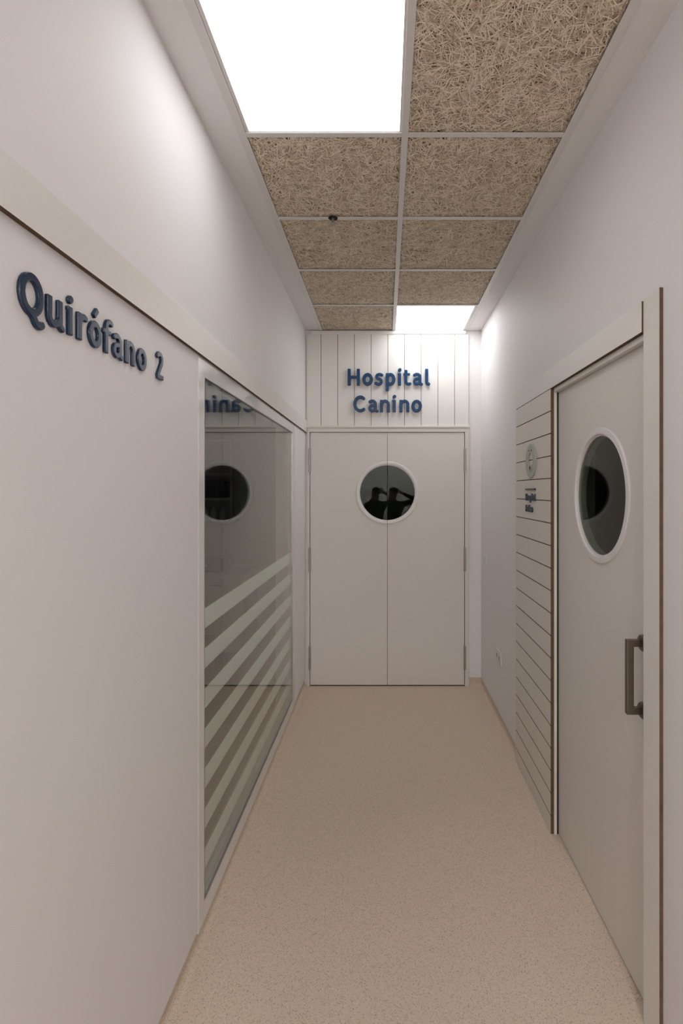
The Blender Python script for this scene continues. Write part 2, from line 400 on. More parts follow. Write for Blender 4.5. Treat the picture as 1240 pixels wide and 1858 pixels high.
WC = 1.622; GR = 0.236; RO = 0.262
def arc(cx, cz, r, a0, a1, n=48): return [(cx+r*math.cos(a0+(a1-a0)*i/n), cz+r*math.sin(a0+(a1-a0)*i/n)) for i in range(n+1)]
leafY = YE-0.010
hinge_z = [EYE-(y-VPY)/215.8 for y in (835.5, 1014.5, 1192)]
def leaf(name, side, label, swing):
    # side -1 left leaf, +1 right leaf; the leaf turns about its hinge edge
    hx = DX0 if side < 0 else DX1
    g = 0.0016
    t = sempty(name, label, (hx, leafY, 0)); t.rotation_euler = (0, 0, swing)
    sx = SEAM - hx - (g if side < 0 else -g)        # local seam x
    e = 0.002*(-side)
    z0, z1 = 0.011, DTOP
    hr = GR-0.006
    ex0 = e
    if side < 0:
        ctr = SEAM - hx
        da = math.acos(min(1, (ctr-sx)/hr))
        pts = [(ex0, z0), (sx, z0)] + [(x, z) for x, z in arc(ctr, WC, hr, PI*1.5-da*0.0-0.0068, PI/2+0.0068)][0:] + [(sx, z1), (ex0, z1)]
    else:
        ctr = SEAM - hx
        pts = [(sx, z0), (ex0, z0), (ex0, z1), (sx, z1)] + arc(ctr, WC, hr, PI/2-0.0068, -PI/2+0.0068)
    bm = bmesh.new(); prism(bm, pts, lambda u, v, tt: (u, tt, v), 0, 0.045)
    obj('door_leaf', bm, M['laminate'], t)
    a0, a1 = (PI/2+0.0068, 1.5*PI-0.0068) if side < 0 else (-PI/2+0.0068, PI/2-0.0068)
    bm = bmesh.new()
    fm = lambda u, v, tt: (ctr+u, -tt, WC+v)
    lathe(bm, [(GR, -0.012), (GR, 0.007), (GR+0.004, 0.009), (RO-0.003, 0.0075), (RO, 0.004), (RO, -0.0005), (GR-0.004, -0.0005), (GR-0.004, -0.012), (GR, -0.012)], fm, 64, a0, a1)
    obj('window_ring', bm, M['ring'], t, smooth=True)
    bm = bmesh.new()
    prism(bm, arc(0, 0, GR-0.001, a0, a1, 64), lambda u, v, tt: (ctr+u, tt, WC+v), 0.006, 0.012)
    gp = obj('glass_pane', bm, M['doorglass'], t)
    gx = ctr + side*0.118
    gp.matrix_local = Matrix.Translation((gx, 0.008, 0)) @ Matrix.Rotation(-side*0.0165, 4, 'Z') @ Matrix.Translation((-gx, -0.008, 0))
    for hz in hinge_z:
        bm = bmesh.new()
        x = -0.003*(-side)
        for k in range(5):
            zA = hz-0.1+k*0.04
            lathe(bm, [(0, zA), (0.0085, zA), (0.0085, zA+0.0385), (0, zA+0.0385)], lambda u, v, tt: (x+u, -0.008+v, tt), 14)
        add_box(bm, x-0.010, x+0.010, -0.003, 0.002, hz-0.1, hz+0.1)
        obj('hinge', bm, M['steel'], t, smooth=True)
    return t
leaf('door_1', -1, 'left leaf of the white double doors with half of a round window', 0.0)
leaf('door_2', 1, 'right leaf of the white double doors with half of a round window', 0.0)
struct(box('gap_shade_strip', DX0, DX1, YE+0.006, YE+0.04, 0.0002, 0.004, M['black']), 'black strip painting the shade in the gap under the double doors')  # shade of the door gap put in as a black strip

# ------------------------------------------------------------ window_1 in the left wall
GY0, GY1, GZ0, GZ1 = 1.909, 3.738, 0.128, 2.062
w1 = sempty('window_1', 'large fixed window in the left wall with frosted horizontal stripes', (XL, WY0, WZ0))
def L(o):  # keep world position under a parent without rotation
    o.location = -Vector(o.parent.location); return o
bm = bmesh.new()
xf = XL+0.0012
add_box(bm, XL-0.05, xf, WY0, GY0, WZ0, WZ1-0.0005)
add_box(bm, XL-0.05, xf, GY1, WY1, WZ0, WZ1-0.0005)
add_box(bm, XL-0.05, xf, GY0, GY1, WZ0, GZ0)
add_box(bm, XL-0.05, xf, GY0, GY1, GZ1, WZ1-0.0005)
L(obj('window_frame', bm, M['framewhite'], w1))
bm = bmesh.new()
for a in ((GY0, GY0+0.004, GZ0, GZ1), (GY1-0.004, GY1, GZ0, GZ1), (GY0+0.004, GY1-0.004, GZ0, GZ0+0.004), (GY0+0.004, GY1-0.004, GZ1-0.004, GZ1)):
    add_box(bm, XL-0.006, XL+0.0022, *a)
L(obj('glazing_bead', bm, M['steel'], w1))
L(box('glass_pane', XL-0.012, XL-0.004, GY0, GY1, GZ0, GZ1, M['glass'], w1))
for k in range(7):
    zt = 1.196 - 0.1514*k
    s = L(box('frosted_stripe', XL-0.0134, XL-0.0128, GY0+0.001, GY1-0.001, zt-0.0757, zt, M['film'], w1))

# ------------------------------------------------------------ right wall: grooved panel, header, frame, sliding door
XP = 0.792; PY0, PY1 = DY1, 3.135
bm = bmesh.new(); sp = 0.1074
zs = [DZ1 - sp*k for k in range(0, 20)] + [0.0]
for k in range(len(zs)-1):
    add_box(bm, XP, XR-0.0005, PY0, PY1, zs[k+1]+(0.0022 if k < len(zs)-2 else 0.001), zs[k]-0.0022, 0)
add_box(bm, XP+0.004, XR-0.001, PY0+0.0005, PY1-0.0005, 0.001, DZ1, 1)
tp = obj('trim_7', bm, [M['slat'], M['grooved'], M['mdf']]); struct(tp, 'horizontal grooved white board panel left of the sliding door')
for p in tp.data.polygons:
    if p.normal.y < -0.9: p.material_index = 2
    elif abs(p.normal.z) > 0.9: p.material_index = 1
bm = bmesh.new()
add_box(bm, XP, XR+0.03, DY0+0.001, DY1, DZ1+0.001, EYE+0.584)
add_box(bm, XP, XR, DY1, PY1, DZ1+0.001, EYE+0.584)
th = obj('trim_8', bm, [M['band'], M['mdf']], bevel=0.0); struct(th, 'white header board over sliding door and grooved panel')
for p in th.data.polygons:
    if p.normal.z < -0.9 or p.normal.y < -0.9: p.material_index = 1
bm = bmesh.new(); add_box(bm, 0.797, XR+0.012, POST_Y0, DY0, 0, EYE+0.590)
tq = obj('trim_9', bm, [M['band'], M['mdf']]); struct(tq, 'tall white upright board with brown edge right of the sliding door')
for p in tq.data.polygons:
    if p.normal.y < -0.9: p.material_index = 1
bm = bmesh.new()
add_box(bm, XR-0.0005, XR+0.013, DY1-0.004, DY1+0.02, 0, DZ1)          # jamb at far side
add_box(bm, XR-0.002, XR+0.020, DY0, DY1-0.004, DZ1-0.020, DZ1)        # top rail
struct(obj('trim_10', bm, M['slat'], bevel=0.0015), 'white inner frame of the sliding door opening')
struct(box('trim_11', XR+0.0135, XR+0.0215, DY1-0.001, DY1+0.02, 0, DZ1, M['black']), 'black seal at the edge of the sliding door')
XD = 0.830
dc = 2.008
d3 = sempty('door_3', 'white sliding door with round window and bronze handle', (XD, DY0-0.1, 0.006))
# leaf with round hole
y0, y1, z0, z1 = DY0-0.1, DY1+0.0, 0.006, DZ1-0.004
bm = bmesh.new()
N = 96; ang = sorted(set([2*PI*i/N for i in range(N)] + [math.atan2(zz-WC, yy-dc) % (2*PI) for yy in (y0, y1) for zz in (z0, z1)]))
def rectpt(a):
    c, s = math.cos(a), math.sin(a)
    tx = ((y1-dc)/c if c > 1e-9 else (y0-dc)/c if c < -1e-9 else 1e9); tz = ((z1-WC)/s if s > 1e-9 else (z0-WC)/s if s < -1e-9 else 1e9)
    r = min(tx, tz); return dc+r*c, WC+r*s
rows = []
HR = GR-0.006
for a in ang:
    p = rectpt(a); c = (dc+HR*math.cos(a), WC+HR*math.sin(a))
    rows.append([bm.verts.new((XD, c[0], c[1])), bm.verts.new((XD, p[0], p[1])), bm.verts.new((XD+0.04, p[0], p[1])), bm.verts.new((XD+0.04, c[0], c[1]))])
for i in range(len(rows)):
    A, B = rows[i], rows[(i+1) % len(rows)]
    for k in range(4): bm.faces.new((A[k], A[(k+1) % 4], B[(k+1) % 4], B[k]))
L(obj('door_leaf', bm, M['laminate'], d3))
bm = bmesh.new(); fm = loc_map(XD, dc, WC, 'right')
lathe(bm, [(GR, -0.040), (GR, 0.006), (GR+0.003, 0.008), (RO-0.003, 0.007), (RO, 0.004), (RO, -0.0005), (GR-0.004, -0.0005), (GR-0.004, -0.040), (GR, -0.040)], fm, 96)
L(obj('window_ring', bm, M['ring'], d3, smooth=True))
bm = bmesh.new(); lathe(bm, [(0, -0.006), (GR-0.001, -0.006), (GR-0.001, -0.010), (0, -0.010)], fm, 96)
L(obj('glass_pane', bm, M['slideglass'], d3))
# handle
hy, hz0, hz1 = 1.663, 0.924, 1.163
h = bpy.data.objects.new('door_handle', None)
bm = bmesh.new()
xb0, xb1 = 0.774, 0.796
pts = [(xb0, hz0), (XD-0.001, hz0), (XD-0.001, hz0+0.022), (xb1, hz0+0.022), (xb1, hz1-0.022), (XD-0.001, hz1-0.022), (XD-0.001, hz1), (xb0, hz1)]
prism(bm, pts, lambda u, v, t: (u, t, v), hy-0.009, hy+0.009)
hd = L(obj('door_handle', bm, M['bronze'], d3, bevel=0.0018))
for zz in (hz0+0.011, hz1-0.011):
    bm = bmesh.new(); lathe(bm, [(0, 0.0), (0.026, 0.0), (0.026, 0.006), (0.023, 0.009), (0.0, 0.009)], loc_map(XD, hy, zz, 'right'), 40)
    r = obj('rosette', bm, M['bronze'], hd, smooth=True)

# ------------------------------------------------------------ lettering
HW = 0.095
def catmull(p, n=10):
    P = [np.array(q, float) for q in p]; P = [2*P[0]-P[1]] + P + [2*P[-1]-P[-2]]; out = []
    for i in range(1, len(P)-2):
        for k in range(n):
            t = k/n
            out.append(0.5*((2*P[i]) + (-P[i-1]+P[i+1])*t + (2*P[i-1]-5*P[i]+4*P[i+1]-P[i+2])*t*t + (-P[i-1]+3*P[i]-3*P[i+1]+P[i+2])*t**3))
    out.append(P[-2]); return [tuple(a) for a in out]
def ell(cx, cy, rx, ry, a0=0, a1=360, n=40):
    return [(cx+rx*math.cos(math.radians(a0+(a1-a0)*i/n)), cy+ry*math.sin(math.radians(a0+(a1-a0)*i/n))) for i in range(n+1)]
# a stroke: (kind, points, half width): 'b' straight flat-ended bar, 'c' curve
h9 = HW
GL = {
 'H': [('b', [(h9, 0), (h9, 1)], h9), ('b', [(.645, 0), (.645, 1)], h9), ('b', [(h9, .5), (.645, .5)], .082)],
 'o': [('c', ell(.315, .37, .222, .285), h9)],
 's': [('c', catmull([(.43, .625), (.30, .668), (.16, .63), (.115, .535), (.18, .44), (.30, .385), (.385, .31), (.39, .18), (.29, .088), (.17, .085), (.06, .13)]), .085)],
 'p': [('b', [(h9, -.33), (h9, .74)], h9), ('c', ell(.285, .37, .205, .285, 150, -150), h9)],
 'i': [('b', [(.12, 0), (.12, .74)], h9), ('b', [(.0, .685), (.12, .685)], .055), ('c', [(.11, .91), (.14, .94)], .098)],
 't': [('b', [(.17, .60), (.17, .93)], h9), ('b', [(.02, .67), (.42, .67)], .072), ('c', catmull([(.17, .64), (.17, .25), (.22, .125), (.33, .082), (.41, .10)]), .088)],
 'a': [('c', catmull([(.10, .625), (.22, .672), (.35, .65), (.43, .55), (.44, .42), (.44, .20), (.47, .115), (.53, .07)]), .086), ('c', catmull([(.44, .42), (.28, .41), (.14, .35), (.095, .235), (.14, .12), (.25, .085), (.36, .12), (.44, .22)]), .080)],
 'l': [('b', [(h9, .22), (h9, 1)], h9), ('c', catmull([(h9, .5), (h9, .22), (.13, .115), (.22, .082)]), .09)],
 'C': [('c', ell(.425, .5, .325, .41, 52, 308, 50), .093)],
 'n': [('b', [(h9, 0), (h9, .74)], h9), ('b', [(.505, 0), (.505, .44)], h9), ('c', catmull([(.10, .48), (.17, .60), (.29, .665), (.42, .63), (.50, .52), (.505, .40)]), .09)],
 'Q': [('c', ell(.415, .5, .318, .405, 0, 360, 50), .097), ('c', catmull([(.36, .10), (.48, .02), (.58, -.11), (.69, -.15), (.78, -.10)]), .09)],
 'u': [('b', [(h9, .30), (h9, .74)], h9), ('b', [(.505, .12), (.505, .74)], h9), ('c', catmull([(h9, .34), (.105, .20), (.19, .095), (.32, .095), (.44, .17), (.50, .27)]), .09), ('c', catmull([(.505, .2), (.53, .09), (.60, .05)]), .085)],
 'r': [('b', [(h9, 0), (h9, .74)], h9), ('c', catmull([(.10, .45), (.16, .585), (.27, .665), (.38, .645)]), .088)],
 'f': [('b', [(.17, 0), (.17, .74)], h9), ('b', [(.0, .63), (.42, .63)], .072), ('c', catmull([(.17, .60), (.18, .80), (.26, .93), (.40, .955), (.46, .92)]), .082)],
 '2': [('c', catmull([(.09, .83), (.20, .91), (.36, .89), (.44, .76), (.41, .60), (.27, .38), (.13, .16), (.12, .10)]), .088), ('b', [(.05, .088), (.55, .088)], .088)],
 'F': [('b', [(h9, 0), (h9, 1)], h9), ('b', [(h9, .915), (.56, .915)], .085), ('b', [(h9, .5), (.50, .5)], .082)],
 'e': [('c', ell(.315, .37, .222, .285, 0, 312), .088), ('b', [(.12, .355), (.61, .355)], .07)],
}
GL['ó'] = GL['o'] + [('b', [(.25, .86), (.44, 1.10)], .078)]
def glyph_mesh(ch, thick, cell=0.0165, m='navy'):
    """front face in +z of (u,v), thickness in cap heights"""
    us = np.arange(-0.12, 0.98, cell); vsx = np.arange(-0.48, 1.22, cell)
    U, V = np.meshgrid(us, vsx, indexing='ij'); D = np.full(U.shape, 9.0)
    for kind, pts, hw in GL[ch]:
        if kind == 'b':
            (x0, y0), (x1, y1) = pts; Ln = math.hypot(x1-x0, y1-y0); dx, dy = (x1-x0)/Ln, (y1-y0)/Ln
            mx, my = (x0+x1)/2, (y0+y1)/2; a = np.abs((U-mx)*dx+(V-my)*dy); b = np.abs(-(U-mx)*dy+(V-my)*dx)
            rr = 0.03; qa = a-(Ln/2-rr); qb = b-(hw-rr)
            d = np.hypot(np.maximum(qa, 0), np.maximum(qb, 0)) + np.minimum(np.maximum(qa, qb), 0) - rr
            D = np.minimum(D, d)
        else:
            for (x0, y0), (x1, y1) in zip(pts, pts[1:]):
                l2 = (x1-x0)**2+(y1-y0)**2+1e-12; t = np.clip(((U-x0)*(x1-x0)+(V-y0)*(y1-y0))/l2, 0, 1)
                D = np.minimum(D, np.hypot(U-x0-t*(x1-x0), V-y0-t*(y1-y0)) - hw)
    bm = bmesh.new(); cacheF, cacheB = {}, {}
    bev = 0.016
    def depth(s):
        s = min(1.0, max(0.0, -s/bev)); return thick - bev*(1-math.sqrt(max(0, 1-(1-s)**2)))
    def gv(key, u, v, s):
        if key not in cacheF:
            cacheF[key] = bm.verts.new((u, v, depth(s))); cacheB[key] = bm.verts.new((u, v, 0))
        return key
    nu, nv = U.shape
    D[np.abs(D) < 1e-5] = 1e-5
    inside = D < 0
    any_in = inside[:-1, :-1] | inside[1:, :-1] | inside[1:, 1:] | inside[:-1, 1:]
    for i, j in zip(*np.nonzero(any_in)):
        cs = [(i, j), (i+1, j), (i+1, j+1), (i, j+1)]
        poly, edge = [], []
        for k in range(4):
            A, B = cs[k], cs[(k+1) % 4]; da, db = D[A], D[B]
            if da < 0: poly.append(gv(('v',)+tuple(map(int, A)), us[A[0]], vsx[A[1]], da)); edge.append(False)
            if (da < 0) != (db < 0):
                t = da/(da-db); key = ('e',)+tuple(sorted((tuple(map(int, A)), tuple(map(int, B)))))
                poly.append(gv(key, us[A[0]]+t*(us[B[0]]-us[A[0]]), vsx[A[1]]+t*(vsx[B[1]]-vsx[A[1]]), 0)); edge.append(True)
        n = len(poly)
        if n < 3: continue
        try:
            bm.faces.new([cacheF[k] for k in poly]); bm.faces.new([cacheB[k] for k in reversed(poly)])
        except ValueError: pass
        for k in range(n):
            if poly[k][0] == 'e' and poly[(k+1) % n][0] == 'e' and edge[k] and edge[(k+1) % n]:
                a, b = poly[k], poly[(k+1) % n]
                # contour segments leave the cell: consecutive crossings
                try: bm.faces.new((cacheF[b], cacheF[a], cacheB[a], cacheB[b]))
                except ValueError: pass
    me = bpy.data.meshes.new('letter')
    bmesh.ops.recalc_face_normals(bm, faces=bm.faces)
    bm.to_mesh(me); bm.free(); me.materials.append(M[m])
    for p in me.polygons: p.use_smooth = True
    me.set_sharp_from_angle(angle=math.radians(50))
    return me
gcache = {}
def letters(parent, items, cap, rot, origin_fn, thick, m):
    """items: (char, position along the line); the letter mesh is placed with scale applied"""
    for ch, pos in items:
        key = (ch, m, cap)
        if key not in gcache:
            me = glyph_mesh(ch, thick/cap, m=m); me.transform(Matrix.Scale(cap, 4)); gcache[key] = me
        o = bpy.data.objects.new('letter', gcache[key]); C.objects.link(o); o.parent = parent
        o.rotation_euler = rot; o.location = origin_fn(pos)
def pe(x): return (x - VPX) * (YE-0.012) / FPX
cs5 = 3.444
t = thing('wall_lettering', 'raised blue letters reading Hospital Canino on the boards above the double doors', 'sign', (0, YE-0.012, 2.29))
row1 = list(zip('Hospital', (315, 407, 484, 552, 626, 660, 720, 797)))
row2 = list(zip('Canino', (350, 443, 516, 593, 637, 712)))
off = 0.012
letters(t, [(c, pe(540+x/cs5)) for c, x in row1], 0.139, (PI/2, 0, 0), lambda p: (p, -off, 2.517-2.29), 0.016, 'blue')
letters(t, [(c, pe(540+x/cs5)) for c, x in row2], 0.139, (PI/2, 0, 0), lambda p: (p, -off, 2.294-2.29), 0.016, 'blue')
for c, x in row1+row2:
    z = (2.517 if (c, x) in row1 else 2.294) + 0.06
    xx = pe(540+x/cs5)+0.012; box('standoff_pin', xx-0.003, xx+0.003, -off, -0.0005, z-2.29-0.003, z-2.29+0.003, M['steel'], t)
t = thing('wall_lettering', 'raised navy letters reading Quirófano 2 on the left wall', 'sign', (XL, 0.92, 1.966))
zq = [('Q', .937), ('u', 1.0145), ('i', 1.080), ('r', 1.115), ('ó', 1.1575), ('f', 1.2165), ('a', 1.259), ('n', 1.3225), ('o', 1.3855), ('2', 1.501)]
letters(t, zq, 0.081, (PI/2, 0, PI/2), lambda p: (0.001, p-0.92, 0.0015), 0.0065, 'navy')

# sign on the grooved panel: disc, bar, words
fd = lambda x: 0.786*FPX/(x-VPX)
t = thing('wall_plaque', 'round pale green animal face plaque on the grooved panel', 'plaque', (XP, 2.797, EYE+0.160))
bm = bmesh.new(); fm = loc_map(0, 0, 0, 'right')
RP = 0.093; hc = (0.004, -0.010)     # hole centre offset
n = 64; rws = []
for i in range(n):
    a = 2*PI*i/n; o_ = (RP*math.cos(a), RP*math.sin(a)); i_ = (hc[0]+0.046*math.cos(a), hc[1]+0.053*math.sin(a))
    rws.append([bm.verts.new(fm(i_[0], i_[1], 0.0005)), bm.verts.new(fm(i_[0], i_[1], 0.008)), bm.verts.new(fm(o_[0]*0.985, o_[1]*0.985, 0.008)), bm.verts.new(fm(o_[0], o_[1], 0.0065)), bm.verts.new(fm(o_[0], o_[1], 0.0005))])
for i in range(n):
    A, B = rws[i], rws[(i+1) % n]
    for k in range(5): bm.faces.new((A[k], A[(k+1) % 5], B[(k+1) % 5], B[k]))
obj('disc', bm, M['green'], t, smooth=True)
bm = bmesh.new(); lathe(bm, [(0, 0.0005), (0.021, 0.0005), (0.021, 0.008), (0, 0.008)], loc_map(0, 0.004, -0.040, 'right'), 32)
obj('muzzle', bm, M['green'], t, smooth=True)
for (u, v) in ((-0.020, 0.056), (0.024, 0.056)):
    bm = bmesh.new(); lathe(bm, [(0, 0.0075), (0.006, 0.0075), (0.006, 0.0088), (0, 0.0088)], loc_map(0, u, v, 'right'), 20)
    e_ = obj('eye', bm, M['grooved'], t, smooth=True); e_['label'] = 'small dark eye'
bm = bmesh.new(); prism(bm, [(-0.006, -0.036), (0.014, -0.036), (0.012, -0.028), (0.004, -0.042-0.006), (-0.004, -0.028)][0:0] or [(-0.007, -0.031), (0.015, -0.031), (0.010, -0.045), (0.004, -0.049), (-0.002, -0.045)], fm, 0.0078, 0.0092)
e_ = obj('nose', bm, M['grooved'], t); e_['label'] = 'dark nose'
t = thing('wall_lettering', 'small navy letters reading Hospital Felino below the round plaque', 'sign', (XP, 2.90, EYE-0.045))
bm = bmesh.new(); add_box(bm, -0.008, -0.0003, -0.182, 0.0, 0.048, 0.056); o_ = obj('rule', bm, M['navy'], t, bevel=0.001); o_['label'] = 'thin navy rule above the words'
k_ = 0.0375
def widths(word, c, gap):
    Wd = {'H': .74, 'o': .63, 's': .5, 'p': .585, 'i': .22, 't': .44, 'a': .56, 'l': .30, 'F': .58, 'e': .61, 'n': .6}
    x = 0; out = []
    for ch in word: out.append((ch, x)); x += (Wd[ch]+gap)*c
    return out
letters(t, widths('Hospital', k_, .13), k_, (PI/2, 0, -PI/2), lambda p: (-0.0003, -p, -0.010), 0.006, 'navy')
letters(t, widths('Felino', k_, .13), k_, (PI/2, 0, -PI/2), lambda p: (-0.0003, -p, -0.072), 0.006, 'navy')

# ------------------------------------------------------------ switch and socket on the right wall
t = thing('light_switch', 'white rocker light switch on right wall near the double doors', 'switch', (XR, 4.13, 1.09))
bm = bmesh.new(); add_box(bm, -0.008, 0, -0.042, 0.042, -0.046, 0.046); obj('plate', bm, M['white'], t, bevel=0.003)
bm = bmesh.new(); prism(bm, [(-0.012, -0.028), (-0.016, 0.028), (-0.006, 0.028), (-0.006, -0.028)], lambda u, v, q_: (u, q_, v), -0.028, 0.028); obj('rocker', bm, M['white'], t, bevel=0.001)
t = thing('power_socket', 'white double power socket low on right wall', 'socket', (XR, 3.655, 0.47))
bm = bmesh.new(); add_box(bm, -0.009, 0, -0.083, 0.083, -0.043, 0.043); obj('plate', bm, M['white'], t, bevel=0.003)
for s in (-1, 1):
    bm = bmesh.new(); fm = loc_map(-0.009, s*0.038, 0, 'right')
    lathe(bm, [(0.0235, -0.0), (0.0235, 0.0025), (0.020, 0.0025), (0.019, -0.006), (0, -0.006)], fm, 32); 
    r_ = obj('socket_ring', bm, M['white'], t, smooth=True)
    bm = bmesh.new(); lathe(bm, [(0, 0.0003), (0.0188, 0.0003), (0.0188, 0.0008), (0, 0.0008)], fm, 32); c_ = obj('socket_well', bm, mat('grey_socket_well', (0.22, 0.21, 0.21, 1), 0.6), t)
    bm = bmesh.new()
    for v in (-0.0095, 0.0095): lathe(bm, [(0, 0.0008), (0.0028, 0.0008), (0.0028, 0.0014), (0, 0.0014)], loc_map(-0.009, s*0.038, v, 'right'), 12)
    obj('contact_holes', bm, M['dark'], c_)

# ------------------------------------------------------------ rooms beyond the glass
# room behind the left window
XI = XL-TK
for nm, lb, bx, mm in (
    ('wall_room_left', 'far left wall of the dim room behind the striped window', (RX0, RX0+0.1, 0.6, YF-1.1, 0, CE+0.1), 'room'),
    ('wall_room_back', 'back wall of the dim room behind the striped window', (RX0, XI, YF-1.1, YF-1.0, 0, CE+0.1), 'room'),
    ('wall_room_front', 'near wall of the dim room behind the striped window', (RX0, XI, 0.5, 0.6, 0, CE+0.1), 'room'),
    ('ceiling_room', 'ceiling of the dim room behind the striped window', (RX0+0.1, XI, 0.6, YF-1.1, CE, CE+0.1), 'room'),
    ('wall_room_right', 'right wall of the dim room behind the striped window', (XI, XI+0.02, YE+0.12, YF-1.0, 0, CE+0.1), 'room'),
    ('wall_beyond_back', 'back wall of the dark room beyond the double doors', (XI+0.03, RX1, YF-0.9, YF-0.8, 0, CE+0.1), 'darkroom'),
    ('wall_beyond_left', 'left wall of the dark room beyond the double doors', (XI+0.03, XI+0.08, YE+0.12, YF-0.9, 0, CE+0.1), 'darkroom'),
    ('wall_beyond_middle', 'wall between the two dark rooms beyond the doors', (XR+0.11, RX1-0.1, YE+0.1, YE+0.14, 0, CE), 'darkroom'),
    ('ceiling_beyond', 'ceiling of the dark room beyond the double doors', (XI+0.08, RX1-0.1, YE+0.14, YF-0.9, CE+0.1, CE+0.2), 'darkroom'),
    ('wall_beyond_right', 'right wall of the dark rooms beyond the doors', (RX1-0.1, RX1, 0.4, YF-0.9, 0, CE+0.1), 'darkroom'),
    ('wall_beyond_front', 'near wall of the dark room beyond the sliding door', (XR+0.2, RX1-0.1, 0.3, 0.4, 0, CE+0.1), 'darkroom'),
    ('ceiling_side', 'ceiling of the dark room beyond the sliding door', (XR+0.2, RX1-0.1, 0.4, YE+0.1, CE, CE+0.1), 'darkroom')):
    struct(box(nm, *bx, M[mm]), lb)
BY = YF-1.1   # back wall of the room
cab = mat('pale_cabinet_laminate', (0.7, 0.68, 0.64, 1), 0.5)
t = thing('shelving_unit', 'pale open wall shelves with files, dimly seen through the striped window', 'shelf', (-1.95, BY-0.002, 1.30))
x0, x1 = -0.45, 0.42
for x in (x0, -0.06, x1-0.02): L_ = box('side_panel', x, x+0.02, -0.32, 0, 0, 0.85, cab, t)
for z in (0.0, 0.245, 0.495, 0.83):
    for a, b in ((x0+0.02, -0.06), (-0.04, x1-0.02)): box('shelf_board', a, b, -0.32, 0, z, z+0.02, cab, t)
bb = mat('dark_blue_binder', (0.02, 0.03, 0.07, 1), 0.6)
for i in range(5):
    x = -1.95 + 0.03 + 0.062*i
    b = box('file_binder', x, x+0.055, BY-0.29, BY-0.03, 1.30+0.2655, 1.30+0.2655+0.17+0.01*(i % 2), bb)
    tag(b, ['leftmost', 'second from left', 'middle', 'second from right', 'rightmost'][i] + ' dark blue binder of the row on the wall shelf behind the window', 'binder', 'dark blue binders on the wall shelf')
for i in range(3):
    x = -1.86+0.09*i; bm = bmesh.new(); lathe(bm, [(0, 0), (0.03, 0), (0.03, 0.10), (0.012, 0.13), (0.012, 0.15), (0, 0.15)], loc_map(x, BY-0.15, 1.3205, 'up'), 20)
    tag(obj('bottle', bm, M['white'], smooth=True), ['leftmost', 'middle', 'rightmost'][i] + ' white bottle on the lower wall shelf behind the window', 'bottle', 'white bottles on the wall shelf')
t = thing('base_cabinet', 'pale base cabinet with worktop behind the striped window', 'cabinet', (-2.1, BY-0.01, 0))
box('body', -0.7, 0.75, -0.56, 0, 0.1, 0.81, cab, t); box('plinth', -0.68, 0.73, -0.52, 0, 0.0, 0.1, M['darkroom'], t)
box('worktop', -0.72, 0.77, -0.60, 0, 0.811, 0.845, M['laminate'], t)
for i in range(3):
    d_ = box('door', -0.695+0.482*i, -0.695+0.482*i+0.476, -0.580, -0.561, 0.105, 0.805, cab, t, bevel=0.002)
    box('handle', -0.695+0.482*i+0.18, -0.695+0.482*i+0.30, -0.600, -0.580, 0.74, 0.752, M['steel'], d_)
t = thing('instrument_case', 'dark grey case on the worktop behind the striped window', 'case', (-1.78, BY-0.3, 0.8455))
box('body', -0.22, 0.20, -0.15, 0.15, 0.0, 0.13, mat('dark_grey_plastic', (0.05, 0.055, 0.055, 1), 0.5), t, bevel=0.01)
box('handle', -0.05, 0.05, -0.175, -0.151, 0.06, 0.075, M['steel'], t)
t = thing('storage_box', 'yellow brown box on the floor behind the striped window', 'box', (-1.80, BY-0.78, 0))
yb = mat('yellow_brown_card', (0.36, 0.25, 0.07, 1), 0.8)
box('body', -0.24, 0.20, -0.13, 0.13, 0.0005, 0.24, yb, t); box('lid', -0.245, 0.205, -0.135, 0.135, 0.2405, 0.29, yb, t)

# ------------------------------------------------------------ the photographer mirrored in the round door windows
M['skin'] = mat('skin', (0.56, 0.36, 0.27, 1), 0.5)
M['shirt'] = mat('black_shirt_cloth', (0.018, 0.018, 0.02, 1), 0.85)
M['trouser'] = mat('dark_trouser_cloth', (0.025, 0.027, 0.035, 1), 0.85)
M['shoe'] = mat('black_shoe', (0.015, 0.014, 0.013, 1), 0.5)
M['hair'] = mat('dark_hair', (0.03, 0.02, 0.014, 1), 0.7)
M['cambody'] = mat('black_camera_plastic', (0.014, 0.014, 0.015, 1), 0.4)
def skin_mesh(V, E, root, sub=2):
    """V: name -> (x, y, z, rx, ry)"""
    names = list(V); idx = {n: i for i, n in enumerate(names)}
    me = bpy.data.meshes.new('skin_tmp'); me.from_pydata([V[n][:3] for n in names], [(idx[a], idx[b]) for a, b in E], [])
    o = bpy.data.objects.new('skin_tmp', me); C.objects.link(o)
    md = o.modifiers.new('s', 'SKIN'); md.use_smooth_shade = True; md.branch_smoothing = 0.6
    for n in names:
        s = me.skin_vertices[0].data[idx[n]]; s.radius = (V[n][3], V[n][4]); s.use_root = (n == root)
    sd = o.modifiers.new('d', 'SUBSURF'); sd.levels = sub; sd.render_levels = sub
    dg = bpy.context.evaluated_depsgraph_get(); dg.update()
    out = bpy.data.meshes.new_from_object(o.evaluated_get(dg))
    bpy.data.objects.remove(o); bpy.data.meshes.remove(me)
    for p in out.polygons: p.use_smooth = True
    return out
V = {}; E = []
def vv(n, x, y, z, rx, ry=None, prev=None):
    V[n] = (x, y, z, rx, ry if ry else rx)
    if prev: E.append((prev, n))
vv('pelvis', 0, -.33, .95, .150, .105)
vv('waist', 0, -.33, 1.10, .130, .095, 'pelvis')
vv('chest', 0, -.33, 1.26, .178, .12, 'waist')
vv('upper', 0, -.325, 1.38, .150, .10, 'chest')
vv('neck', 0, -.305, 1.475, .056, .056, 'upper')
